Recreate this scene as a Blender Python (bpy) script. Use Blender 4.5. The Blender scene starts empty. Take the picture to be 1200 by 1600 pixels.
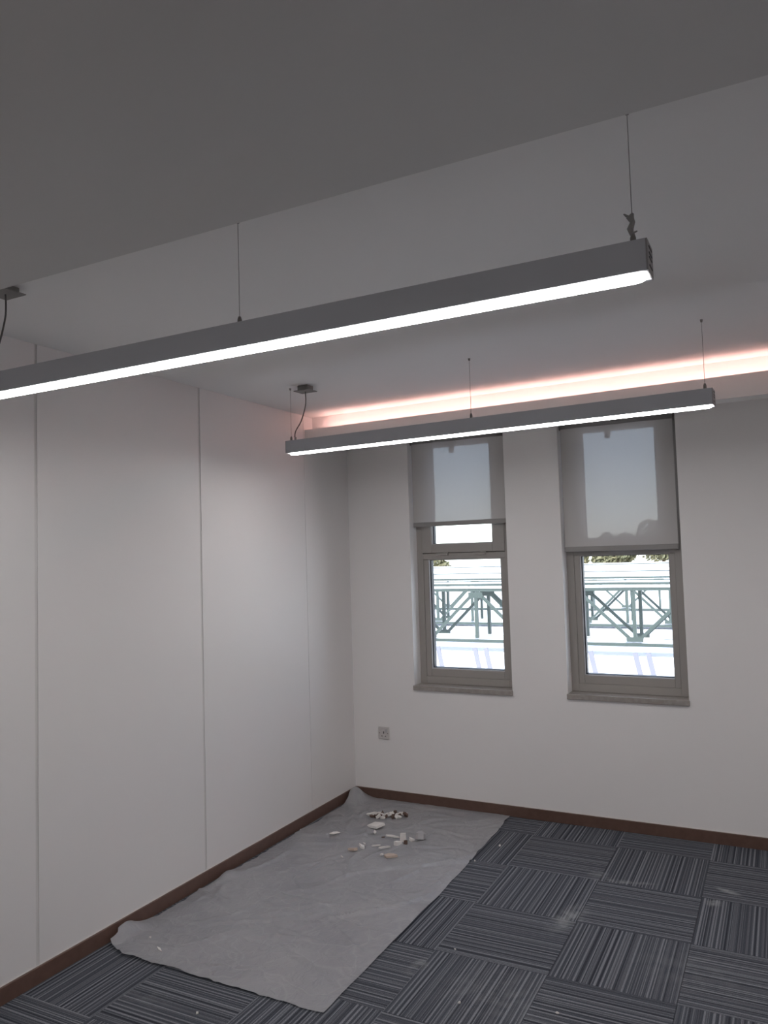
import bpy, bmesh, math, random
from mathutils import Vector, Matrix, noise
R = random.Random(7)
C = bpy.context.scene.collection
SC = bpy.context.scene

# ------------------------------------------------------------------ camera
cam_d = bpy.data.cameras.new('camera'); cam = bpy.data.objects.new('camera', cam_d); C.objects.link(cam)
def cam_matrix(loc, yaw, pitch, roll):
    f = Vector((-math.sin(yaw)*math.cos(pitch), math.cos(yaw)*math.cos(pitch), math.sin(pitch)))
    r = Vector((math.cos(yaw), math.sin(yaw), 0)); u = r.cross(f)
    r2 = r*math.cos(roll)+u*math.sin(roll); u2 = -r*math.sin(roll)+u*math.cos(roll)
    m = Matrix((r2, u2, -f)).transposed().to_4x4(); m.translation = loc
    return m
cam.matrix_world = cam_matrix(Vector((2.8494, -4.9526, 1.7334)), 0.4760, 0.0567, -0.0297)
cam_d.sensor_fit = 'HORIZONTAL'; cam_d.sensor_width = 36; cam_d.lens = 36*1203.13/1200
cam_d.clip_start = 0.05; cam_d.clip_end = 500
SC.camera = cam

# ------------------------------------------------------------------ sky, sun, exposure
SKY = 0.62; SUN = 9.0; LAMP = 27.5; LEDW = 18.0
w = bpy.data.worlds.new('sky'); SC.world = w; w.use_nodes = True
nt = w.node_tree; nt.nodes.clear()
sky = nt.nodes.new('ShaderNodeTexSky'); sky.sky_type = 'NISHITA'; sky.sun_disc = False
sky.sun_elevation = math.radians(48); sky.sun_rotation = math.radians(155)
sky.dust_density = 0.6; sky.ozone_density = 2.0; sky.air_density = 1.0
bg = nt.nodes.new('ShaderNodeBackground'); bg.inputs[1].default_value = SKY
wo = nt.nodes.new('ShaderNodeOutputWorld')
hz = nt.nodes.new('ShaderNodeMix'); hz.data_type = 'RGBA'; hz.inputs[0].default_value = .55; hz.inputs[7].default_value = (4.6, 4.7, 5.1, 1)
nt.links.new(sky.outputs[0], hz.inputs[6]); nt.links.new(hz.outputs[2], bg.inputs[0]); nt.links.new(bg.outputs[0], wo.inputs[0])
sd = bpy.data.lights.new('sun', 'SUN'); sd.energy = SUN; sd.angle = math.radians(0.6); sd.color = (1, .97, .92)
so = bpy.data.objects.new('sun', sd); C.objects.link(so)
so.rotation_euler = Vector((-0.30, 0.62, -0.76)).to_track_quat('-Z', 'Y').to_euler()
so.location = (6, -10, 20)
SC.view_settings.view_transform = 'Standard'; SC.view_settings.look = 'None'
SC.view_settings.gamma = 1; SC.view_settings.use_curve_mapping = False
SC.view_settings.exposure = 0.0

# ------------------------------------------------------------------ helpers
def srgb(r, g, b):
    f = lambda c: (c/255/12.92) if c/255 <= .04045 else ((c/255+.055)/1.055)**2.4
    return (f(r), f(g), f(b), 1)

def mat(name, col, rough=.6, metal=0, var=.06, scale=6, bump=0, bscale=80, col2=None):
    m = bpy.data.materials.new(name); m.use_nodes = True; t = m.node_tree; N = t.nodes; Lk = t.links
    b = N['Principled BSDF']; b.inputs['Roughness'].default_value = rough; b.inputs['Metallic'].default_value = metal
    tc = N.new('ShaderNodeTexCoord'); nz = N.new('ShaderNodeTexNoise'); nz.inputs['Scale'].default_value = scale
    nz.inputs['Detail'].default_value = 4
    Lk.new(tc.outputs['Object'], nz.inputs['Vector'])
    mx = N.new('ShaderNodeMix'); mx.data_type = 'RGBA'
    c2 = col2 or tuple(c*(1-var) for c in col[:3])+(1,)
    c1 = col if col2 else tuple(min(1, c*(1+var)) for c in col[:3])+(1,)
    mx.inputs[6].default_value = c1; mx.inputs[7].default_value = c2
    Lk.new(nz.outputs[0], mx.inputs[0]); Lk.new(mx.outputs[2], b.inputs['Base Color'])
    if bump:
        n2 = N.new('ShaderNodeTexNoise'); n2.inputs['Scale'].default_value = bscale; n2.inputs['Detail'].default_value = 3
        bp = N.new('ShaderNodeBump'); bp.inputs['Strength'].default_value = bump; bp.inputs['Distance'].default_value = .003
        Lk.new(tc.outputs['Object'], n2.inputs['Vector']); Lk.new(n2.outputs[0], bp.inputs['Height']); Lk.new(bp.outputs[0], b.inputs['Normal'])
    return m

def emat(name, col, s):
    m = bpy.data.materials.new(name); m.use_nodes = True; t = m.node_tree; t.nodes.clear()
    e = t.nodes.new('ShaderNodeEmission'); e.inputs[0].default_value = col; e.inputs[1].default_value = s
    o = t.nodes.new('ShaderNodeOutputMaterial'); t.links.new(e.outputs[0], o.inputs[0]); return m

def box(bm, x0, x1, y0, y1, z0, z1, bev=0):
    r = bmesh.ops.create_cube(bm, size=1)
    vs = r['verts']
    bmesh.ops.scale(bm, vec=(abs(x1-x0), abs(y1-y0), abs(z1-z0)), verts=vs)
    bmesh.ops.translate(bm, vec=((x0+x1)/2, (y0+y1)/2, (z0+z1)/2), verts=vs)
    if bev:
        es = list({e for v in vs for e in v.link_edges})
        bmesh.ops.bevel(bm, geom=es, offset=bev, segments=2, affect='EDGES', profile=.5)
    return vs

def beam(bm, a, b, wx, wz):
    """rectangular bar from a to b (wx across in y, wz in the plane x-z)"""
    a = Vector(a); b = Vector(b); d = b-a; l = d.length
    q = d.to_track_quat('X', 'Z')
    r = bmesh.ops.create_cube(bm, size=1, matrix=Matrix.Translation((a+b)/2) @ q.to_matrix().to_4x4() @ Matrix.Diagonal((l, wx, wz, 1)))
    return r['verts']

def tube(bm, pts, r, n=8):
    pts = [Vector(p) for p in pts]; rings = []; q = None
    for i, p in enumerate(pts):
        d = (pts[min(i+1, len(pts)-1)]-pts[max(i-1, 0)]).normalized()
        q = d.to_track_quat('Z', 'Y') if q is None else (q @ Vector((0, 0, 1))).rotation_difference(d) @ q; rr = r[i] if isinstance(r, (list, tuple)) else r
        rings.append([bm.verts.new(p+q @ Vector((math.cos(2*math.pi*k/n)*rr, math.sin(2*math.pi*k/n)*rr, 0))) for k in range(n)])
    for a, b in zip(rings, rings[1:]):
        for k in range(n): bm.faces.new((a[k], a[(k+1) % n], b[(k+1) % n], b[k]))
    bm.faces.new(rings[0][::-1]); bm.faces.new(rings[-1])

def obj(name, bm, m, parent=None, smooth=False):
    bmesh.ops.recalc_face_normals(bm, faces=bm.faces)
    me = bpy.data.meshes.new(name); bm.to_mesh(me); bm.free()
    if smooth:
        for p in me.polygons: p.use_smooth = True
    o = bpy.data.objects.new(name, me); C.objects.link(o)
    if m: me.materials.append(m)
    if parent: o.parent = parent
    return o

def bobj(name, dims, m, parent=None, bev=0):
    bm = bmesh.new(); box(bm, *dims, bev=bev); return obj(name, bm, m, parent)

def tag(o, label, cat, group=None):
    o['label'] = label; o['category'] = cat
    if group: o['group'] = group
    return o
def struct(o, label, cat):
    o['kind'] = 'structure'; o['label'] = label; o['category'] = cat; return o
def empty(name, loc):
    o = bpy.data.objects.new(name, None); C.objects.link(o); o.location = loc; o.empty_display_size = .1; return o

# ------------------------------------------------------------------ materials
M_wall = mat('white_wall_paint', (.86, .835, .828, 1), .55, var=.015, scale=1.5, bump=.05, bscale=120)
M_panel = mat('wall_panel_board', (.76, .737, .73, 1), .45, var=.012, scale=1.2)
M_joint = mat('panel_joint', (.66, .64, .63, 1), .6, var=.02)
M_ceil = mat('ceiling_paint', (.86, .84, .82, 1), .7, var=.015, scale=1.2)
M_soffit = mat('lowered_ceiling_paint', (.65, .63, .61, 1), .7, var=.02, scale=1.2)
M_base = mat('baseboard_wood', srgb(112, 86, 76), .4, scale=30, col2=srgb(88, 66, 58))
M_caulk = mat('caulk_bead', (.8, .77, .74, 1), .5)
M_house = mat('grey_aluminium_housing', srgb(186, 187, 192), .45, metal=0.0, var=.03)
M_house2 = mat('dark_end_cap', srgb(150, 147, 147), .5, var=.05)
M_gasket = mat('black_gasket', srgb(22, 24, 32), .5)
M_metal = mat('brushed_metal', srgb(130, 126, 122), .45, metal=.2)
M_cable = mat('steel_cable', srgb(170, 165, 162), .45, metal=.3)
M_cord = mat('grey_power_cord', srgb(95, 92, 90), .6)
M_canopy = mat('grey_canopy_metal', srgb(120, 118, 115), .5)
M_frame = mat('taupe_window_frame', srgb(162, 157, 152), .45, var=.02)
M_bead = mat('glazing_bead', srgb(185, 183, 185), .4, var=.02)
M_marble = mat('marble_sill', srgb(176, 170, 165), .35, scale=40, col2=srgb(134, 126, 120))
M_plate = mat('socket_plastic', srgb(218, 212, 210), .4, scale=60, col2=srgb(186, 180, 178))
M_dark = mat('dark_hole', srgb(80, 76, 76), .6)
M_steel = mat('pale_green_steel', srgb(62, 72, 68), .5, scale=2)
M_roof = mat('white_roof_coating', (.80, .81, .84, 1), .7, var=.02, scale=.5)
M_leaf = mat('leaves', srgb(70, 84, 62), .7, scale=1.2, col2=srgb(120, 108, 78))
M_bark = mat('bark', srgb(95, 80, 65), .8)
M_diff = emat('lamp_diffuser', (1, .975, .965, 1), LAMP)
M_led = emat('pink_led', (1, .57, .52, 1), LEDW)
M_plaster = mat('white_plaster', (.80, .77, .74, 1), .7, var=.1, scale=30, bump=.4)
M_brown = mat('brown_tile_clay', srgb(180, 162, 150), .8, scale=40, col2=srgb(205, 188, 174), bump=.4)
M_dkchip = mat('dark_brown_chip', srgb(85, 66, 58), .8, scale=50, col2=srgb(110, 88, 78), bump=.4)

m = bpy.data.materials.new('window_glass'); m.use_nodes = True; t = m.node_tree; t.nodes.clear()
g = t.nodes.new('ShaderNodeBsdfGlossy'); g.inputs['Roughness'].default_value = .02
tr = t.nodes.new('ShaderNodeBsdfTransparent'); tr.inputs[0].default_value = (.96, .98, .99, 1)
fr = t.nodes.new('ShaderNodeLayerWeight'); fr.inputs[0].default_value = .12
mx = t.nodes.new('ShaderNodeMixShader'); o = t.nodes.new('ShaderNodeOutputMaterial')
t.links.new(fr.outputs['Fresnel'], mx.inputs[0]); t.links.new(tr.outputs[0], mx.inputs[1]); t.links.new(g.outputs[0], mx.inputs[2]); t.links.new(mx.outputs[0], o.inputs[0])
M_glass = m

def fabric(name, trans, col):
    m = bpy.data.materials.new(name); m.use_nodes = True; t = m.node_tree; t.nodes.clear(); N = t.nodes; L = t.links
    tc = N.new('ShaderNodeTexCoord'); mp = N.new('ShaderNodeMapping'); mp.inputs['Scale'].default_value = (90, 1, 1.2)
    nz = N.new('ShaderNodeTexNoise'); nz.inputs['Scale'].default_value = 1.0; nz.inputs['Detail'].default_value = 3
    L.new(tc.outputs['Object'], mp.inputs[0]); L.new(mp.outputs[0], nz.inputs['Vector'])
    cr = N.new('ShaderNodeMapRange'); cr.inputs[3].default_value = .85*trans; cr.inputs[4].default_value = 1.15*trans
    L.new(nz.outputs[0], cr.inputs[0])
    tr = N.new('ShaderNodeBsdfTransparent'); tr.inputs[0].default_value = (1, 1, 1, 1)
    df = N.new('ShaderNodeBsdfDiffuse'); df.inputs[0].default_value = col
    tl = N.new('ShaderNodeBsdfTranslucent'); tl.inputs[0].default_value = (.03, .03, .033, 1)
    ad = N.new('ShaderNodeAddShader'); L.new(df.outputs[0], ad.inputs[0]); L.new(tl.outputs[0], ad.inputs[1])
    mx = N.new('ShaderNodeMixShader'); o = N.new('ShaderNodeOutputMaterial')
    L.new(cr.outputs[0], mx.inputs[0]); L.new(ad.outputs[0], mx.inputs[1]); L.new(tr.outputs[0], mx.inputs[2]); L.new(mx.outputs[0], o.inputs[0])
    return m
M_fabric = fabric('blind_screen_fabric', .045, srgb(198, 195, 193))
M_hem = mat('blind_hem', srgb(150, 147, 145), .6)

# plastic film: part see-through, part milky
m = bpy.data.materials.new('milky_plastic_film'); m.use_nodes = True; t = m.node_tree; N = t.nodes; L = t.links
b = N['Principled BSDF']; b.inputs['Roughness'].default_value = .30; b.inputs['Specular IOR Level'].default_value = .55
tc = N.new('ShaderNodeTexCoord'); n1 = N.new('ShaderNodeTexNoise'); n1.inputs['Scale'].default_value = 2.5; n1.inputs['Detail'].default_value = 6; n1.inputs['Roughness'].default_value = .6
L.new(tc.outputs['Object'], n1.inputs['Vector'])
mc = N.new('ShaderNodeMix'); mc.data_type = 'RGBA'; mc.inputs[6].default_value = (.30, .30, .33, 1); mc.inputs[7].default_value = (.50, .495, .50, 1)
L.new(n1.outputs[0], mc.inputs[0])
nd = N.new('ShaderNodeTexNoise'); nd.inputs['Scale'].default_value = 4; L.new(tc.outputs['Object'], nd.inputs['Vector'])
va = N.new('ShaderNodeVectorMath'); va.operation = 'SCALE'; va.inputs['Scale'].default_value = .45; L.new(nd.outputs['Color'], va.inputs[0])
vb = N.new('ShaderNodeVectorMath'); vb.operation = 'ADD'; L.new(tc.outputs['Object'], vb.inputs[0]); L.new(va.outputs[0], vb.inputs[1])
vm = N.new('ShaderNodeMapping'); vm.inputs['Rotation'].default_value = (0, 0, .6); vm.inputs['Scale'].default_value = (1, 2.1, 1); L.new(vb.outputs[0], vm.inputs[0])
vo = N.new('ShaderNodeTexVoronoi'); vo.feature = 'DISTANCE_TO_EDGE'; vo.inputs['Scale'].default_value = 3.2; L.new(vm.outputs[0], vo.inputs['Vector'])
cr = N.new('ShaderNodeMapRange'); cr.inputs[1].default_value = 0; cr.inputs[2].default_value = .05; cr.inputs[3].default_value = .14; cr.inputs[4].default_value = 0; L.new(vo.outputs['Distance'], cr.inputs[0])
mk = N.new('ShaderNodeMix'); mk.data_type = 'RGBA'; mk.inputs[7].default_value = (.70, .70, .70, 1)
L.new(cr.outputs[0], mk.inputs[0]); L.new(mc.outputs[2], mk.inputs[6]); L.new(mk.outputs[2], b.inputs['Base Color'])
n2 = N.new('ShaderNodeTexNoise'); n2.inputs['Scale'].default_value = 14; n2.inputs['Detail'].default_value = 5; n2.inputs['Distortion'].default_value = 1.2
L.new(tc.outputs['Object'], n2.inputs['Vector'])
bp = N.new('ShaderNodeBump'); bp.inputs['Strength'].default_value = .8; bp.inputs['Distance'].default_value = .012
vh = N.new('ShaderNodeMath'); vh.operation = 'MULTIPLY_ADD'; vh.inputs[1].default_value = 1.6; L.new(vo.outputs['Distance'], vh.inputs[0]); L.new(n2.outputs[0], vh.inputs[2])
L.new(vh.outputs[0], bp.inputs['Height']); L.new(bp.outputs[0], b.inputs['Normal'])
tr = N.new('ShaderNodeBsdfTransparent'); mx = N.new('ShaderNodeMixShader'); mx.inputs[0].default_value = .22
L.new(b.outputs[0], mx.inputs[1]); L.new(tr.outputs[0], mx.inputs[2]); L.new(mx.outputs[0], N['Material Output'].inputs[0])
M_film = m

# carpet: stripes run along local x of each tile, differing tile to tile
m = bpy.data.materials.new('striped_carpet'); m.use_nodes = True; t = m.node_tree; N = t.nodes; L = t.links
b = N['Principled BSDF']; b.inputs['Roughness'].default_value = .95; b.inputs['Specular IOR Level'].default_value = .1
tc = N.new('ShaderNodeTexCoord'); oi = N.new('ShaderNodeObjectInfo'); geo = N.new('ShaderNodeNewGeometry')
sep = N.new('ShaderNodeSeparateXYZ'); L.new(tc.outputs['Object'], sep.inputs[0])
def stripe(freq, detail=0.0):
    mu = N.new('ShaderNodeMath'); mu.operation = 'MULTIPLY_ADD'; mu.inputs[1].default_value = freq
    rm = N.new('ShaderNodeMath'); rm.operation = 'MULTIPLY'; rm.inputs[1].default_value = 531.0
    L.new(oi.outputs['Random'], rm.inputs[0]); L.new(sep.outputs[1], mu.inputs[0]); L.new(rm.outputs[0], mu.inputs[2])
    nz = N.new('ShaderNodeTexNoise'); nz.noise_dimensions = '1D'; nz.inputs['Scale'].default_value = 1; nz.inputs['Detail'].default_value = detail
    L.new(mu.outputs[0], nz.inputs['W']); return nz.outputs[0]
s1 = stripe(95, 1.0)
r1 = N.new('ShaderNodeValToRGB'); r1.color_ramp.elements[0].position = .46; r1.color_ramp.elements[1].position = .64
r1.color_ramp.elements[0].color = srgb(74, 77, 84); r1.color_ramp.elements[1].color = srgb(126, 128, 134)
L.new(s1, r1.inputs[0])
s2 = stripe(60, 0.0)
r2 = N.new('ShaderNodeValToRGB'); r2.color_ramp.elements[0].position = .30; r2.color_ramp.elements[1].position = .40
r2.color_ramp.elements[0].color = (.55, .55, .58, 1); r2.color_ramp.elements[1].color = (1, 1, 1, 1)
L.new(s2, r2.inputs[0])
m1 = N.new('ShaderNodeMix'); m1.data_type = 'RGBA'; m1.blend_type = 'MULTIPLY'; m1.inputs[0].default_value = 1
L.new(r1.outputs[0], m1.inputs[6]); L.new(r2.outputs[0], m1.inputs[7])
nf = N.new('ShaderNodeTexNoise'); nf.inputs['Scale'].default_value = 320; nf.inputs['Detail'].default_value = 2
L.new(geo.outputs['Position'], nf.inputs['Vector'])
rf = N.new('ShaderNodeMapRange'); rf.inputs[1].default_value = .3; rf.inputs[2].default_value = .7; rf.inputs[3].default_value = .5; rf.inputs[4].default_value = 1.5
L.new(nf.outputs[0], rf.inputs[0])
m2 = N.new('ShaderNodeVectorMath'); m2.operation = 'SCALE'; L.new(m1.outputs[2], m2.inputs[0]); L.new(rf.outputs[0], m2.inputs['Scale'])
# plaster dust trodden into the pile, at fixed spots
dn = N.new('ShaderNodeTexNoise'); dn.inputs['Scale'].default_value = 16; dn.inputs['Detail'].default_value = 5; L.new(geo.outputs['Position'], dn.inputs['Vector'])
acc = None
for (x, y, rx, ry, a, s) in [(1.86, -1.26, .07, .17, -.2, .40), (1.89, -.71, .06, .05, 0, .35), (2.0, -.75, .17, .025, .2, .40), (2.52, -.66, .07, .025, -.45, .65), (2.46, -.82, .04, .05, 0, .45),
                             (1.39, -1.93, .035, .09, -.2, .35), (1.75, -2.0, .25, .2, 0, .12), (.50, -2.60, .12, .08, 0, .10), (2.45, -1.5, .3, .2, 0, .08)]:
    mp = N.new('ShaderNodeMapping'); mp.vector_type = 'TEXTURE'; mp.inputs['Location'].default_value = (x, y, 0); mp.inputs['Rotation'].default_value = (0, 0, a); mp.inputs['Scale'].default_value = (rx, ry, 1)
    L.new(geo.outputs['Position'], mp.inputs[0])
    ln = N.new('ShaderNodeVectorMath'); ln.operation = 'LENGTH'; L.new(mp.outputs[0], ln.inputs[0])
    mr = N.new('ShaderNodeMapRange'); mr.interpolation_type = 'SMOOTHSTEP'; mr.inputs[1].default_value = 1.3; mr.inputs[2].default_value = .2; mr.inputs[3].default_value = 0; mr.inputs[4].default_value = s
    L.new(ln.outputs['Value'], mr.inputs[0])
    if acc is None: acc = mr.outputs[0]
    else:
        ad = N.new('ShaderNodeMath'); ad.operation = 'MAXIMUM'; L.new(acc, ad.inputs[0]); L.new(mr.outputs[0], ad.inputs[1]); acc = ad.outputs[0]
dr = N.new('ShaderNodeMapRange'); dr.inputs[1].default_value = .38; dr.inputs[2].default_value = .62; L.new(dn.outputs[0], dr.inputs[0])
dm = N.new('ShaderNodeMath'); dm.operation = 'MULTIPLY'; L.new(acc, dm.inputs[0]); L.new(dr.outputs[0], dm.inputs[1])
m3 = N.new('ShaderNodeMix'); m3.data_type = 'RGBA'; m3.inputs[7].default_value = (.42, .43, .43, 1)
L.new(dm.outputs[0], m3.inputs[0]); L.new(m2.outputs[0], m3.inputs[6]); L.new(m3.outputs[2], b.inputs['Base Color'])
bp = N.new('ShaderNodeBump'); bp.inputs['Strength'].default_value = .6; bp.inputs['Distance'].default_value = .003
L.new(s1, bp.inputs['Height']); L.new(bp.outputs[0], b.inputs['Normal'])
M_carpet = m
M_slab = mat('floor_screed', srgb(45, 46, 50), .9)

# ------------------------------------------------------------------ room shell
XR, YF, H, HS = 6.2, -7.0, 2.70, 2.486     # right wall, wall behind the camera, ceiling, underside of the bulkhead
floor = struct(bobj('floor', (-.05, XR+.2, YF-.2, 0.0, -.15, -.006), M_slab), 'dark striped carpet tiled floor of the room', 'floor')
tx, ty = 1.4014, -.2774
bm = bmesh.new(); e = .0005
box(bm, -.25+e, .25-e, -.25+e, .25-e, -.006, 0, bev=.0008)
base_tile = obj('carpet_tile', bm, M_carpet, floor)
tiles = []
first = True
for i in range(-3, 10):
    for j in range(-1, 14):
        x0, x1 = tx+.5*i, tx+.5*(i+1); y1, y0 = ty-.5*j, ty-.5*(j+1)
        if x0 >= XR or y0 >= 0 or x1 <= 0 or y1 <= YF: continue
        cx0, cx1, cy0, cy1 = max(x0, 0.0), min(x1, XR), max(y0, YF), min(y1, 0.0)
        if (i+j) % 2: rot = math.pi/2
        else: rot = 0
        if cx1-cx0 > .499 and cy1-cy0 > .499:
            if first: c = base_tile; first = False
            else: c = base_tile.copy(); C.objects.link(c)
        else:      # cut tiles along the walls
            bm = bmesh.new()
            mxx, myy = (x0+x1)/2, (y0+y1)/2
            a, b_, c_, d_ = cx0-mxx+e, cx1-mxx-e, cy0-myy+e, cy1-myy-e
            if rot: box(bm, c_, d_, -b_, -a, -.006, 0)     # in the turned tile's own axes
            else: box(bm, a, b_, c_, d_, -.006, 0)
            c = obj('carpet_tile', bm, M_carpet, floor)
        c.parent = floor; c.location = ((x0+x1)/2, (y0+y1)/2, 0); c.rotation_euler = (0, 0, rot)

# back wall with two window openings
def wall_with_holes(xs, zs, holes, y0, y1, m, name):
    bm = bmesh.new(); V = {}
    def v(i, k, y):
        key = (i, k, y)
        if key not in V: V[key] = bm.verts.new((xs[i], y, zs[k]))
        return V[key]
    solid = lambda i, k: 0 <= i < len(xs)-1 and 0 <= k < len(zs)-1 and (i, k) not in holes
    for i in range(len(xs)-1):
        for k in range(len(zs)-1):
            if not solid(i, k): continue
            bm.faces.new((v(i, k, y0), v(i+1, k, y0), v(i+1, k+1, y0), v(i, k+1, y0)))
            bm.faces.new((v(i, k, y1), v(i, k+1, y1), v(i+1, k+1, y1), v(i+1, k, y1)))
            if not solid(i-1, k): bm.faces.new((v(i, k, y0), v(i, k+1, y0), v(i, k+1, y1), v(i, k, y1)))
            if not solid(i+1, k): bm.faces.new((v(i+1, k, y0), v(i+1, k, y1), v(i+1, k+1, y1), v(i+1, k+1, y0)))
            if not solid(i, k-1): bm.faces.new((v(i, k, y0), v(i, k, y1), v(i+1, k, y1), v(i+1, k, y0)))
            if not solid(i, k+1): bm.faces.new((v(i, k+1, y0), v(i+1, k+1, y0), v(i+1, k+1, y1), v(i, k+1, y1)))
    return obj(name, bm, m)
ZS, ZT = .818, 2.585
wx = [(.497, 1.212), (1.580, 2.305)]
wb = wall_with_holes([-.25, wx[0][0], wx[0][1], wx[1][0], wx[1][1], XR+.2], [-.15, .79, ZT, 3.0], {(1, 1), (3, 1)}, 0, .25, M_wall, 'wall_back')
struct(wb, 'white painted wall with the two tall windows', 'wall')
wl = struct(bobj('wall_left', (-.25, -.0035, YF-.2, 0, -.15, 3.0), M_joint), 'white panelled wall on the left with vertical joints', 'wall')
edges = [0.0, -.585, -1.641, -2.697, -3.753, -4.809, -5.865, YF]
for k in range(len(edges)-1):
    g0 = 0 if k == 0 else (.002 if k == 1 else .0075); g1 = .002 if k == 0 else .0075
    bobj('wall_panel', (-.0035, 0, edges[k+1]+g1, edges[k]-g0, 0, H), M_panel, wl)
struct(bobj('wall_right', (XR, XR+.2, YF-.2, 0, -.15, 3.0), M_wall), 'plain white wall to the right', 'wall')
struct(bobj('wall_front', (0, XR, YF-.2, YF, -.15, 3.0), M_wall), 'plain white wall opposite the windows', 'wall')
ce = struct(bobj('ceiling', (0, XR, YF, 0, H, H+.2), M_ceil), 'flat white ceiling', 'ceiling')
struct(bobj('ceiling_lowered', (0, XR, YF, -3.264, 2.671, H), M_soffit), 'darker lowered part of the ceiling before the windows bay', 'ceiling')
# bulkhead along the windows: set back face and a projecting lip holding a light strip
def skew_box(bm, x0, x1, ya0, ya1, yb, z0, z1):
    vs = [bm.verts.new(p) for p in [(x0, ya0, z0), (x1, ya1, z0), (x1, yb, z0), (x0, yb, z0), (x0, ya0, z1), (x1, ya1, z1), (x1, yb, z1), (x0, yb, z1)]]
    for f in [(0, 3, 2, 1), (4, 5, 6, 7), (0, 1, 5, 4), (1, 2, 6, 5), (2, 3, 7, 6), (3, 0, 4, 7)]: bm.faces.new([vs[i] for i in f])
yf = lambda x: -.566-.036*x
HT = 2.590
bm = bmesh.new(); skew_box(bm, 0, XR, yf(0), yf(XR), -.44, HS, HT)
for i_ in (2, 6): bm.verts.ensure_lookup_table(); bm.verts[i_].co.y = yf(XR)+.126
skew_box(bm, 0, XR, yf(0), yf(XR), yf(0)+.012, HT, HT+.014)
vs = bm.verts[:]; vs[-6].co.y = vs[-2].co.y = yf(XR)+.012      # lip runs parallel to the front face
bk = struct(obj('trim_1', bm, M_ceil), 'white bulkhead above the windows, its top edge hiding a glowing pink recess', 'bulkhead')
bm = bmesh.new(); skew_box(bm, 0, XR, yf(0)+.095, yf(XR)+.095, -.44, HT, H)
for i_ in (2, 6): bm.verts.ensure_lookup_table(); bm.verts[i_].co.y = yf(XR)+.126
obj('recess_face', bm, M_ceil, bk)
bm = bmesh.new()
vs = []
for x in (.12, XR-.05):
    y = yf(x)+.022
    vs += [bm.verts.new((x, y, HT+.0005)), bm.verts.new((x, y+.012, HT+.0005)), bm.verts.new((x, y+.012, HT+.005)), bm.verts.new((x, y, HT+.005))]
for f in [(0, 1, 2, 3), (7, 6, 5, 4), (0, 4, 5, 1), (1, 5, 6, 2), (2, 6, 7, 3), (3, 7, 4, 0)]: bm.faces.new([vs[i] for i in f])
tag(obj('light_strip', bm, M_led), 'pink glowing light strip lying in the bulkhead recess above the windows', 'light strip')

# baseboards with a bead of caulk
HB = .069
def baseboard(name, dims, bead, label):
    o = struct(bobj(name, dims, M_base, bev=.002), label, 'baseboard'); bobj('caulk_bead', bead, M_caulk, o); return o
baseboard('baseboard_back', (0.012, XR-.012, -.012, 0, 0, HB), (.012, XR-.012, -.0025, 0, HB, HB+.0035), 'dark brown baseboard under the windows')
baseboard('baseboard_left', (0, .012, YF, 0, 0, HB), (0, .0025, YF, -.003, HB, HB+.0035), 'dark brown baseboard along the left wall')
baseboard('baseboard_right', (XR-.012, XR, YF+.012, 0, 0, HB), (XR-.0025, XR, YF, 0, HB, HB+.003), 'dark brown baseboard along the right wall')
baseboard('baseboard_front', (.012, XR-.012, YF, YF+.012, 0, HB), (.012, XR-.012, YF, YF+.0025, HB, HB+.003), 'dark brown baseboard opposite the windows')

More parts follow.
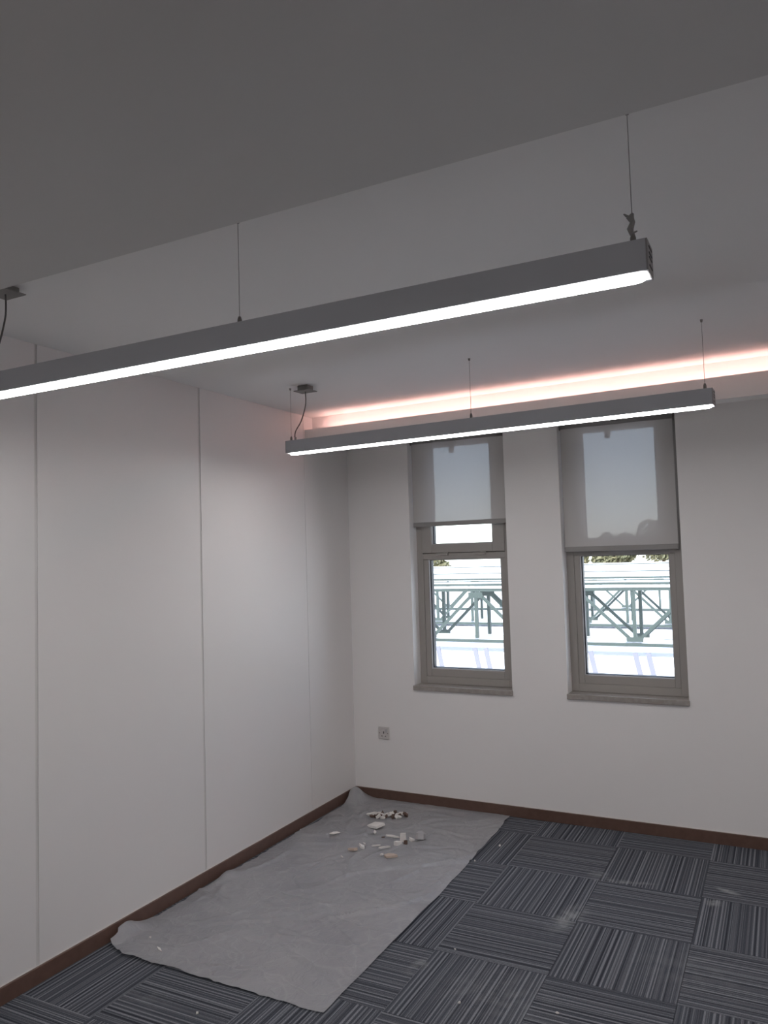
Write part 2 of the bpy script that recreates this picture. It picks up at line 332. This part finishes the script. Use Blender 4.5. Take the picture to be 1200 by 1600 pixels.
# ------------------------------------------------------------------ windows
def ring(bm, x0, x1, z0, z1, l, r, b, t, y0, y1, bev=.002):
    box(bm, x0, x0+l, y0, y1, z0, z1, bev); box(bm, x1-r, x1, y0, y1, z0, z1, bev)
    box(bm, x0+l, x1-r, y0, y1, z0, z0+b, bev); box(bm, x0+l, x1-r, y0, y1, z1-t, z1, bev)
YW = .11
for n, (x0, x1) in enumerate(wx, 1):
    side = ('left', 'right')[n-1]
    gx0, gx1 = x0+.085, x1-.088
    bm = bmesh.new()
    ring(bm, x0, x1, ZS, ZT, .048, .052, .05, .03, YW, YW+.07)
    box(bm, x0+.048, x1-.052, YW, YW+.07, 1.697, 1.738, .002)
    ring(bm, x0, x1, 1.69, ZT, .058, .062, .062, .04, YW+.056, YW+.07, 0)
    win = struct(obj('window_%d' % n, bm, M_frame), '%s taupe framed window with a tilting upper sash' % side, 'window')
    # lower fixed light
    bm = bmesh.new(); ring(bm, x0+.048, x1-.052, ZS+.05, 1.697, gx0-x0-.048, x1-.052-gx1, .052, .004, YW+.006, YW+.055, .003); obj('lower_frame', bm, M_frame, win)
    bm = bmesh.new(); ring(bm, gx0, gx1, .920, 1.693, .006, .002, .006, .002, YW+.010, YW+.026, 0); obj('glazing_bead', bm, M_bead, win)
    bm = bmesh.new(); ring(bm, gx0, gx1, .920, 1.693, .013, .005, .010, .004, YW+.027, YW+.069, 0); obj('gasket', bm, M_gasket, win)
    gl = bobj('glass_pane', (gx0+.006, gx1-.002, YW+.050, YW+.055, .926, 1.691), M_glass, win)
    # upper sash
    sx0, sx1 = x0+.046, x1-.05
    ux0, ux1 = x0+.120, x1-.139
    bm = bmesh.new(); ring(bm, sx0, sx1, 1.742, 2.565, ux0-sx0, sx1-ux1, .062, .062, YW-.008, YW+.055, .003)
    sash = obj('upper_sash', bm, M_frame, win)
    bm = bmesh.new(); ring(bm, ux0, ux1, 1.804, 2.503, .006, .002, .003, .002, YW+.006, YW+.03, 0); obj('glazing_bead', bm, M_bead, sash)
    bm = bmesh.new(); ring(bm, ux0, ux1, 1.804, 2.503, .013, .004, .005, .003, YW+.018, YW+.052, 0); obj('gasket', bm, M_gasket, sash)
    bobj('glass_pane', (ux0+.006, ux1-.002, YW+.038, YW+.044, 1.807, 2.501), M_glass, sash)
    hx = x0+.305
    bm = bmesh.new(); box(bm, hx-.016, hx+.016, YW-.018, YW-.008, 2.50, 2.56, .003); box(bm, hx-.018, hx+.018, YW-.034, YW-.018, 2.446, 2.54, .004)
    hd = obj('handle', bm, M_metal, sash)
    for hx in (x0+.20, x1-.235):
        bm = bmesh.new(); box(bm, hx-.045, hx+.045, YW-.014, YW+.002, 1.722, 1.740, .002); tube(bm, [(hx+.01, YW-.012, 1.742), (hx+.05, YW-.012, 1.742)], .006)
        h = obj('hinge', bm, M_frame, win)
    # marble sill
    bm = bmesh.new(); box(bm, x0-.004, x1+.004, -.016, .001, .786, ZS, .002); box(bm, x0+.001, x1-.001, 0, .25, .79, ZS-.001)
    obj('window_sill', bm, M_marble, win)

def blind(n, x0, x1, zb, label):
    r = empty('roller_blind', ((x0+x1)/2, .05, 2.54)); tag(r, label, 'blind')
    cx = (x0+x1)/2
    def P(name, bm, m, sm=False):
        bmesh.ops.translate(bm, vec=(-cx, -.05, -2.54), verts=bm.verts[:]); return obj(name, bm, m, r, sm)
    bm = bmesh.new()
    nx, nz = 12, 16; g = [[None]*(nz+1) for _ in range(nx+1)]
    for i in range(nx+1):
        for k in range(nz+1):
            x = x0+(x1-x0)*i/nx; z = zb+.03+(2.545-zb-.03)*k/nz
            g[i][k] = bm.verts.new((x, .052+.0015*math.sin(i*1.1+n), z))
    for i in range(nx):
        for k in range(nz): bm.faces.new((g[i][k], g[i+1][k], g[i+1][k+1], g[i][k+1]))
    P('screen_fabric', bm, M_fabric, True)
    bm = bmesh.new(); box(bm, x0, x1, .047, .057, zb, zb+.032, .003); P('hem_bar', bm, M_hem)
    bm = bmesh.new(); tube(bm, [(x0, .062, 2.545), (x1, .062, 2.545)], .021, 16); P('roller_tube', bm, M_hem, True)
    for x in (x0-.004, x1+.001):
        bm = bmesh.new(); box(bm, x, x+.003, .035, .09, 2.52, ZT, 0); P('bracket', bm, M_metal)
blind(1, .505, 1.196, 1.930, 'shorter grey screen blind over the left window, ending above its small clear gap')
blind(2, 1.588, 2.284, 1.722, 'longer grey screen blind over the right window, covering all its upper sash')

# ------------------------------------------------------------------ wall socket
sk = empty('wall_socket', (.246, 0, .468)); tag(sk, 'square grey plastic wall socket under and left of the left window', 'socket')
bm = bmesh.new(); box(bm, -.043, .043, -.011, 0, -.043, .043, .004); obj('face_plate', bm, M_plate, sk)
bm = bmesh.new(); box(bm, .012, .030, -.016, -.010, .006, .030, .002); obj('rocker_switch', bm, M_bead, sk)
bm = bmesh.new(); box(bm, -.004, .004, -.0116, -.0105, -.004, .012)
for sx in (-1, 1): box(bm, sx*.014-.004, sx*.014+.004, -.0116, -.0105, -.024, -.018)
obj('pin_slots', bm, M_dark, sk)
for sx in (-.033, .033):
    bm = bmesh.new(); tube(bm, [(sx, -.0112, 0), (sx, -.013, 0)], .004, 10); obj('screw', bm, M_metal, sk)

# ------------------------------------------------------------------ pendant lights
def pendant(y, ang, label, canopy_drop, tape, shift=0):
    X0, X1, ZB, ZTp, HW = .388, 2.626, 2.326, 2.396, .0375
    cx = (X0+X1)/2
    r = empty('pendant_light', (cx+shift, y, ZB)); r.rotation_euler = (0, 0, ang); tag(r, label, 'light')
    r['group'] = 'linear lights hung from the ceiling'
    lx = lambda x: x-cx
    a, b_ = X0-cx, X1-cx
    bm = bmesh.new()     # extruded channel: two sides, top, small inward flanges
    box(bm, a+.004, b_-.004, -HW, -HW+.004, 0, .07, 0); box(bm, a+.004, b_-.004, HW-.004, HW, 0, .07, 0)
    box(bm, a+.004, b_-.004, -HW+.004, HW-.004, .064, .07, 0)
    box(bm, a+.004, b_-.004, -HW+.004, -HW+.009, 0, .004, 0); box(bm, a+.004, b_-.004, HW-.009, HW-.004, 0, .004, 0)
    obj('housing', bm, M_house, r)
    for s, xx in ((0, a), (1, b_)):
        bm = bmesh.new()
        if s == 0: box(bm, xx, xx+.004, -HW, HW, 0, .07, .001)
        else: box(bm, xx-.004, xx, -HW, HW, 0, .07, .001)
        ec = obj('end_cap', bm, M_house2, r)
        bm = bmesh.new(); d = -1 if s == 0 else 1
        for z in (.014, .032, .042, .056): box(bm, xx, xx+d*.0015, -.02, .02, z, z+.003)
        obj('slot', bm, M_dark, ec)
    # rounded-end diffuser strip glowing
    bm = bmesh.new(); hw = HW-.010; pts = []
    for k in range(9): an = math.pi/2+math.pi*k/8; pts.append((a+.012+hw+hw*math.cos(an), hw*math.sin(an)))
    for k in range(9): an = -math.pi/2+math.pi*k/8; pts.append((b_-.012-hw+hw*math.cos(an), hw*math.sin(an)))
    lo = [bm.verts.new((p[0], p[1]*.86, -.0065)) for p in pts]; hi = [bm.verts.new((p[0], p[1], .004)) for p in pts]
    bm.faces.new(lo); bm.faces.new(hi[::-1])
    for k in range(len(pts)): bm.faces.new((lo[k], hi[k], hi[(k+1) % len(pts)], lo[(k+1) % len(pts)]))
    obj('diffuser', bm, M_diff, r)
    bm = bmesh.new()
    box(bm, a+.004, b_-.004, -HW+.009, HW-.009, .0045, .008); obj('mounting_plate', bm, M_bead, r)
    for x in (.403, 1.512, 2.592):
        bm = bmesh.new(); tube(bm, [(lx(x), 0, .07+.022), (lx(x), 0, H-ZB)], .0011, 6); obj('suspension_cable', bm, M_cable, r)
        bm = bmesh.new(); tube(bm, [(lx(x), 0, .069), (lx(x), 0, .089), (lx(x), 0, .098)], [.0065, .0065, .004], 10); obj('cable_gripper', bm, M_metal, r, True)
        ah = .004 if tape else .011
        bm = bmesh.new(); tube(bm, [(lx(x), 0, H-ZB-ah), (lx(x), 0, H-ZB)], [.004, .006], 10); obj('ceiling_anchor', bm, M_metal, r, True)
    # canopy and cord
    zc = H-ZB
    bm = bmesh.new(); box(bm, lx(.508)-.034, lx(.508)+.034, -.03, .03, zc-canopy_drop, zc, .003); cn = obj('ceiling_canopy', bm, M_canopy, r)
    bm = bmesh.new(); box(bm, lx(.508)-.052, lx(.508)+.052, -.042, .042, zc-canopy_drop-.004, zc-canopy_drop, .001); obj('cover_plate', bm, M_metal, cn)
    top = Vector((lx(.508), 0, zc-canopy_drop-.004)); bot = Vector((lx(.432), 0, .07))
    pts = [top, top+Vector((.002, 0, -.05)), top.lerp(bot, .35)+Vector((.022, 0, .005)), top.lerp(bot, .6)+Vector((.012, 0, 0)), bot+Vector((.002, 0, .055)), bot+Vector((-.004, 0, .02)), bot]
    sm = []
    for i in range(len(pts)-1):
        p0, p1, p2, p3 = pts[max(i-1, 0)], pts[i], pts[i+1], pts[min(i+2, len(pts)-1)]
        for q in range(5):
            u = q/5; sm.append(.5*((2*p1)+(p2-p0)*u+(2*p0-5*p1+4*p2-p3)*u*u+(3*p1-p0-3*p2+p3)*u**3))
    sm.append(bot)
    bm = bmesh.new(); tube(bm, sm, .0032, 8); obj('power_cord', bm, M_cord, r, True)
    bm = bmesh.new(); tube(bm, [bot+Vector((0, 0, -.001)), bot+Vector((0, 0, .022))], .006, 10); obj('cord_grommet', bm, M_house2, r, True)
    if tape:      # knotted scrap of protective film round the right cable
        bm = bmesh.new(); rr = random.Random(3); x = lx(2.592)
        tube(bm, [(x-.002, 0, .097), (x-.005, .002, .112), (x+.001, -.002, .124), (x-.004, .001, .136), (x+.002, 0, .145)], [.0045, .0075, .006, .0085, .003], 7)
        tube(bm, [(x-.002, 0, .134), (x-.012, -.002, .141), (x-.017, 0, .147)], [.004, .003, .0015], 5)
        tube(bm, [(x, 0, .1), (x+.010, -.003, .102)], [.003, .0015], 5)
        fo = obj('cable_wrap', bm, M_hem, r); fo['label'] = 'crumpled grey tape knotted round the cable'
    return r
pendant(-3.218, 0, 'nearer long grey pendant light, hung below the ceiling edge', .022, True)
pendant(-1.385, -.05, 'farther long grey pendant light, hung before the two windows', .028, False)
# lights added out of view to brighten the ceiling and back wall
pendant(-5.05, 0, 'added unseen long grey pendant light hung behind the nearer visible one', .022, False)
pendant(-1.385, 0, 'added unseen long grey pendant light in the right row, nearest the window wall', .022, False, 3.15)
pendant(-3.218, 0, 'added unseen long grey pendant light in the middle of the right row', .022, False, 3.15)
pendant(-5.05, 0, 'added unseen long grey pendant light in the right row, farthest from the windows', .022, False, 3.15)

# ------------------------------------------------------------------ plastic sheet
X0, X1, Y0, Y1 = .035, 1.205, -2.39, -.012
NX, NY = 90, 180
bm = bmesh.new(); G = [[None]*(NY+1) for _ in range(NX+1)]
folds = []      # (x, y, angle, length, height, width)
rr = random.Random(12)
for _ in range(60):
    folds.append((rr.uniform(.1, 1.15), rr.uniform(-2.2, -.15), rr.uniform(-1.1, 1.1)+(1.2 if rr.random() < .5 else 0), rr.uniform(.08, .4), rr.uniform(.005, .014), rr.uniform(.007, .013)))
folds += [(.38, -.55, 1.9, .55, .014, .022), (.20, -.45, 2.1, .5, .014, .02), (.62, -1.15, 1.85, .45, .008, .016), (.55, -1.6, 2.9, .35, .008, .014), (.85, -1.75, 2.6, .35, .008, .014), (.95, -1.45, .2, .3, .007, .012),
          (.12, -1.35, 1.45, .4, .012, .018), (.35, -1.25, .9, .35, .008, .014), (.75, -2.0, 2.5, .4, .006, .014), (.9, -.45, .15, .3, .006, .014), (.7, -.2, .1, .35, .005, .014)]
def sheet_z(x, y):
    z = .003+.0035*(noise.noise(Vector((x*3, y*3, 1)))+1)*.5*2
    z += .003*abs(noise.noise(Vector((x*11, y*9, 4))))
    for fx, fy, a, l, h, wd in folds:
        dx, dy = x-fx, y-fy; u = dx*math.cos(a)+dy*math.sin(a); v = -dx*math.sin(a)+dy*math.cos(a)+.03*math.sin(u*9+fx*7)
        if abs(u) < l*1.3: z += h*math.exp(-(v/wd)**2)*math.exp(-(u/l*1.4)**2)
    # heaped up against the baseboard in the corner
    d2 = ((x-.05)/.065)**2+((y+.10)/.085)**2; z += .088*math.exp(-d2)
    # short stretch standing up at the near left end
    z += .055*math.exp(-((x-.03)/.035)**2-((y+2.25)/.09)**2)
    z += .022*math.exp(-((x-.05)/.03)**2-((y+1.52)/.06)**2)
    z += .010*math.exp(-((x-.20)/.16)**2)*math.exp(-((y+2.38)/.025)**2)
    return z
for i in range(NX+1):
    for j in range(NY+1):
        u, v = i/NX, j/NY
        xl = .035+.02*noise.noise(Vector((0, v*14, 3)))+.008*noise.noise(Vector((0, v*50, 3)))
        if -2.34 < Y0+(Y1-Y0)*v < -2.1: xl -= .012
        xr = 1.205-.09*max(0, v-.45)**1.5+.006*noise.noise(Vector((5, v*12, 3)))
        x = xl+(xr-xl)*u
        yb = Y0+.018*noise.noise(Vector((u*7, 1, 8)))+.008*noise.noise(Vector((u*30, 1, 8)))+(.05*max(0, .12-u)/.12)
        yt = -.016-.012*abs(noise.noise(Vector((u*12, 4, 8))))
        y = yb+(yt-yb)*v
        G[i][j] = bm.verts.new((max(x, .014), y, sheet_z(x, y)))
for i in range(NX):
    for j in range(NY): bm.faces.new((G[i][j], G[i+1][j], G[i+1][j+1], G[i][j+1]))
sheet = obj('plastic_sheet', bm, M_film, None, True)
tag(sheet, 'crumpled milky plastic sheet laid over the carpet along the left wall', 'plastic sheet')

# ------------------------------------------------------------------ rubble
def chunk(name, loc, size, m, label, cat, group=None, ang=0, flat=.35, seed=0, on=True, jag=.25, tilt=.15):
    rr = random.Random(seed); bm = bmesh.new()
    n = rr.randint(4, 6); sx, sy = size
    top = []; bot = []
    for k in range(n):
        a = 2*math.pi*k/n+rr.uniform(-.35, .35); rad = 1+rr.uniform(-jag, jag)
        x, y = math.cos(a)*sx/2*rad, math.sin(a)*sy/2*rad; h = min(sx, sy)*flat
        bot.append(bm.verts.new((x, y, -h/2+rr.uniform(-.1, .1)*h))); top.append(bm.verts.new((x*.94, y*.94, h/2+rr.uniform(-.25, .25)*h)))
    c0 = bm.verts.new((0, 0, -min(sx, sy)*flat*.5)); c1 = bm.verts.new((rr.uniform(-.1, .1)*sx, rr.uniform(-.1, .1)*sy, min(sx, sy)*flat*.58))
    for k in range(n):
        k2 = (k+1) % n
        bm.faces.new((bot[k], bot[k2], top[k2])); bm.faces.new((bot[k], top[k2], top[k])); bm.faces.new((top[k], top[k2], c1)); bm.faces.new((bot[k2], bot[k], c0))
    rx, ry = rr.uniform(-tilt, tilt), rr.uniform(-tilt, tilt)
    mw = Matrix.Rotation(ang, 4, 'Z') @ Matrix.Rotation(rx, 4, 'X') @ Matrix.Rotation(ry, 4, 'Y')
    bmesh.ops.transform(bm, matrix=mw, verts=bm.verts[:])
    lo = min(v.co.z for v in bm.verts)
    bmesh.ops.translate(bm, vec=(0, 0, -lo), verts=bm.verts[:])
    o = obj(name, bm, m)
    z = loc[2] if len(loc) > 2 else (sheet_z(loc[0], loc[1])+.0005 if on else .0005)
    o.location = (loc[0], loc[1], z)
    return tag(o, label, cat, group)
# heap of small chips at the back
rr = random.Random(5); G1 = 'chips heaped at the back of the sheet'
spots = []
for k in range(46):
    for _ in range(60):
        u = rr.uniform(-.13, .125); v = rr.uniform(-.055, .055)
        if (u/.13)**2+(v/.055)**2 < 1 and all((u-a)**2+(v-b)**2 > .013**2 for a, b in spots): break
    spots.append((u, v))
    x = .430+u*.90-v*.45; y = -.335+u*.45+v*.90     # long axis slants away from the left wall
    kind = (0, 1, 0, 1, 2)[k % 5]
    s = rr.uniform(.014, .030)
    chunk('rubble_chip', (x, y), (s*1.5, s*.75), (M_plaster, M_dkchip, M_plaster)[kind], ('small white plaster chip in the heap nearest the corner', 'small dark brown chip in the heap nearest the corner', 'small white plaster chip in the heap nearest the corner')[kind],
          'rubble', ('white '+G1, 'brown '+G1, 'white '+G1)[kind], ang=rr.uniform(0, 3.1), flat=.7, seed=100+k, tilt=.5)
P = 'rubble'
chunk('plaster_lump', (.462, -.560, sheet_z(.462, -.56)+.006), (.135, .10), M_plaster, 'largest flat white plaster lump just before the chip heap', P, ang=.5, flat=.16, seed=3, jag=.2, tilt=.08)
chunk('plaster_sliver', (.508, -.665), (.095, .020), M_plaster, 'white plaster sliver pointing from the largest lump towards the brown tiles', P, ang=-1.0, flat=.4, seed=4)
chunk('plaster_sliver', (.535, -.850), (.085, .011), M_plaster, 'thin curved white sliver beside the left brown tile fragment', P, ang=-.75, flat=.8, seed=5)
chunk('plaster_sliver', (.608, -.838), (.060, .010), M_plaster, 'short white sliver between the two brown tile fragments', P, ang=.4, flat=.7, seed=6)
chunk('tile_fragment', (.520, -.960), (.060, .040), M_brown, 'left brown clay tile fragment propped near the white shard', P, ang=.3, flat=.35, seed=7, tilt=.3)
chunk('plaster_shard', (.548, -.905), (.055, .030), M_plaster, 'white shard leaning behind the left brown tile fragment', P, ang=-.2, flat=.4, seed=8, tilt=.35)
chunk('plaster_sliver', (.683, -.862), (.085, .013), M_plaster, 'straight white stick of plaster behind the right brown tile fragment', P, ang=.95, flat=.8, seed=9)
chunk('tile_fragment', (.757, -.935), (.085, .055), M_brown, 'right brown clay tile fragment lying flat, nearest the room', P, ang=.5, flat=.2, seed=10, tilt=.05)
chunk('plaster_crumb', (.700, -.942), (.022, .018), M_plaster, 'white crumb beside the right brown tile fragment', P, ang=.5, flat=.6, seed=11)
chunk('plaster_sliver', (.640, -.690), (.100, .026), M_plaster, 'long white sliver to the left of the upright white lump', P, ang=.25, flat=.3, seed=12, tilt=.08)
chunk('plaster_lump', (.718, -.705), (.042, .040), M_plaster, 'upright white plaster lump in the middle of the right-hand row', P, ang=.9, flat=1.0, seed=13)
chunk('plaster_lump', (.718, -.765), (.045, .032), M_plaster, 'low white lump in front of the upright plaster lump', P, ang=.6, flat=.6, seed=14)
chunk('dark_chip', (.752, -.735), (.026, .022), M_dkchip, 'dark brown chip wedged beside the upright plaster lump', P, ang=.6, flat=.8, seed=15)
chunk('plaster_lump', (.772, -.685), (.040, .028), M_plaster, 'small white lump between the upright lump and the crumpled scrap', P, ang=.6, flat=.5, seed=16)
chunk('paper_scrap', (.805, -.625), (.065, .050), M_bead, 'crumpled pale grey scrap at the right end of the rubble row', P, ang=.6, flat=.6, seed=17)
chunk('dark_chip', (.590, -.700), (.026, .008), M_dkchip, 'thin dark chip behind the long white sliver', P, ang=.5, flat=.6, seed=18)
chunk('plaster_flake', (.30, -.80), (.06, .03), M_plaster, 'white flake on the raised fold of the sheet near the left wall', P, ang=.7, flat=.12, seed=19, tilt=.05)
chunk('plaster_flake', (.505, -1.06), (.045, .008), M_plaster, 'thin white flake on the fold before the left brown tile fragment', P, ang=-.8, flat=.5, seed=20)
chunk('plaster_flake', (.285, -2.29), (.05, .014), M_plaster, 'larger white flake near the near left end of the sheet', P, ang=-.4, flat=.25, seed=21, tilt=.05)
chunk('plaster_flake', (.165, -2.225), (.018, .010), M_plaster, 'tiny white flake near the near left end of the sheet', P, ang=-.4, flat=.4, seed=22)
rr = random.Random(9)
for (x, y, s, lab) in [(1.217, -.797, .013, 'white crumb on the carpet right at the edge of the sheet'), (1.271, -.526, .018, 'pale curved crumb on the carpet beside the far part of the sheet'), (1.649, -2.112, .013, 'white crumb alone on the nearest carpet in the middle'),
                    (1.481, -1.743, .010, 'tiny crumb on the carpet behind the nearest ones'), (2.007, -2.022, .012, 'white crumb on the nearest carpet towards the right'), (.76, -2.589, .014, 'white crumb on the carpet just before the near edge of the sheet'),
                    (.022, -.76, .014, 'white crumb caught at the foot of the left baseboard')]:
    chunk('plaster_crumb', (x, y), (s, s*.7), M_plaster, lab, P, ang=rr.uniform(0, 3), flat=.6, seed=int(x*1000), on=False)

# ------------------------------------------------------------------ outside
struct(bobj('ground', (-60, 40, .3, 90, -4.3, -4.0), mat('pale_ground', (.55, .53, .48, 1), .9)), 'pale ground outside', 'ground')
rf = empty('flat_roof', (-4, 15, -4)); tag(rf, 'broad white flat roof outside below the steel trusses', 'roof')
def rp(name, dims, m, bev=0):
    x0, x1, y0, y1, z0, z1 = dims; return bobj(name, (x0+4, x1+4, y0-15, y1-15, z0+4, z1+4), m, rf, bev)
rp('roof_deck', (-26, 8, 7.85, 30, -4, -.02), M_roof)
rp('lower_deck', (-26, 8, .6, 7.85, -4, -2.2), M_roof)
M_streak = mat('shadow_streak_lavender', (.17, .17, .205, 1), .5)
for k in range(-9, 6):  # slanted lavender bars added to imitate shadow streaks below the trusses
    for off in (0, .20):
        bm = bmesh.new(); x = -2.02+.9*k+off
        beam(bm, (x+4, 7.80-15, 4.08), (x+.30+4, 7.80-15, 2.6), .03, .075); obj('shadow_streak_bar', bm, M_streak, rf)
for k, (y, zb, zt) in enumerate([(24.0, -.02, .62), (26.0, .62, .88), (28.0, .88, 1.12)]):
    rp('parapet_step', (-26, 8, y, 30, zb, zt), M_roof)
    rp('step_edge', (-26, 8, y-.12, y, zt-.03, zt), M_steel)

def truss(y, xs0, n, z0, z1, label, phase=0, group='steel trusses over the white roof', plate=0):
    r = empty('steel_truss', (xs0, y, z0)); tag(r, label, 'truss', group)
    hb = .9; h = z1-z0
    bobj('top_chord', (0, n*hb, -.035, .035, h-.055, h), M_steel, r, .004); bobj('bottom_chord', (0, n*hb, -.035, .035, 0, .05), M_steel, r, .004)
    if plate:
        bobj('top_plate', (0, n*hb, -.045, plate, h, h+.012), M_roof, r); bobj('bottom_plate', (0, n*hb, .036, plate-.09, .05, .06), M_roof, r)
    for k in range(n+1):
        x = k*hb
        bobj('post', (x-.028, x+.028, -.03, .03, .075, h-.07), M_steel, r)
        bm = bmesh.new()
        if (k+phase) % 2 == 0: box(bm, x-.13, x+.13, -.036, -.030, h-.17, h-.07)
        else: box(bm, x-.13, x+.13, -.036, -.030, .075, .15)
        obj('gusset_plate', bm, M_steel, r)
        if k < n:
            a, b_ = (h-.09, .09) if (k+phase) % 2 == 0 else (.09, h-.09)
            bm = bmesh.new(); beam(bm, (x+.05, 0, a), (x+hb-.05, 0, b_), .045, .05); obj('diagonal', bm, M_steel, r)
    return r
# nodes: top nodes at x = -2.04 - 1.8k
ys = [8.0, 8.65, 12.5, 13.15, 17.5]
zt = [1.105, 1.105, 1.00, 1.00, .95]; zb = [.155, .155, .03, .03, .0]
lb = ['nearest steel truss outside the windows', 'steel truss right behind the nearest one', 'third steel truss back from the windows', 'fourth steel truss back from the windows', 'farthest steel truss outside the windows']
for y, a, b_, l in zip(ys, zt, zb, lb): truss(y, -2.04-1.8*(2 if y < 10 else 4), 10 if y < 10 else 14, b_, a, 'pale green '+l, plate=.60 if y in (8.0, 12.5, 17.5) else 0)
def tree(x, y, zt_, rad, seed, label):
    rr = random.Random(seed); r = empty('tree', (x, y, -4)); tag(r, label, 'tree', 'trees beyond the roofs')
    h = zt_+4
    bm = bmesh.new(); tube(bm, [(0, 0, 0), (.1, 0, h*.3), (0, .1, h*.6), (.05, 0, h*.8)], [.22, .17, .12, .05], 8); obj('trunk', bm, M_bark, r)
    bm = bmesh.new()
    for c in range(9):
        cx, cy, cz = rr.uniform(-.6, .6)*rad, rr.uniform(-.6, .6)*rad, h-rad*.55-rr.uniform(0, 1)*rad*1.1
        cr = rad*rr.uniform(.35, .55)
        for _ in range(170):
            d = Vector((rr.gauss(0, 1), rr.gauss(0, 1), rr.gauss(0, 1))).normalized()*cr*rr.uniform(.7, 1.05)
            p = Vector((cx, cy, cz))+d
            q = Vector((rr.gauss(0, 1), rr.gauss(0, 1), rr.gauss(0, 1))).normalized(); s = q.orthogonal().normalized(); t_ = q.cross(s); k = rr.uniform(.12, .22)
            bm.faces.new([bm.verts.new(p+s*k), bm.verts.new(p+t_*k*.5), bm.verts.new(p-s*k), bm.verts.new(p-t_*k*.5)])
    me = bpy.data.meshes.new('foliage'); bm.to_mesh(me); bm.free(); me.materials.append(M_leaf)
    f = bpy.data.objects.new('foliage', me); C.objects.link(f); f.parent = r; f['kind'] = 'stuff'
    return r
TL = ['low far tree seen at the top left corner of the left window', 'lowest far tree, leftmost through the right window',
      'far tree second from the left through the right window', 'far tree third from the left through the right window', 'tallest far tree, rightmost through the right window']
for k, (x, y, z, rad) in enumerate([(-19.4, 46, 1.7, 1.5), (-9.0, 44, 1.9, 1.1), (-7.7, 46.5, 2.7, 1.3), (-5.7, 41, 2.9, 1.25), (-3.9, 46.5, 3.8, 1.5)]):
    tree(x, y, z, rad, 40+k, TL[k])
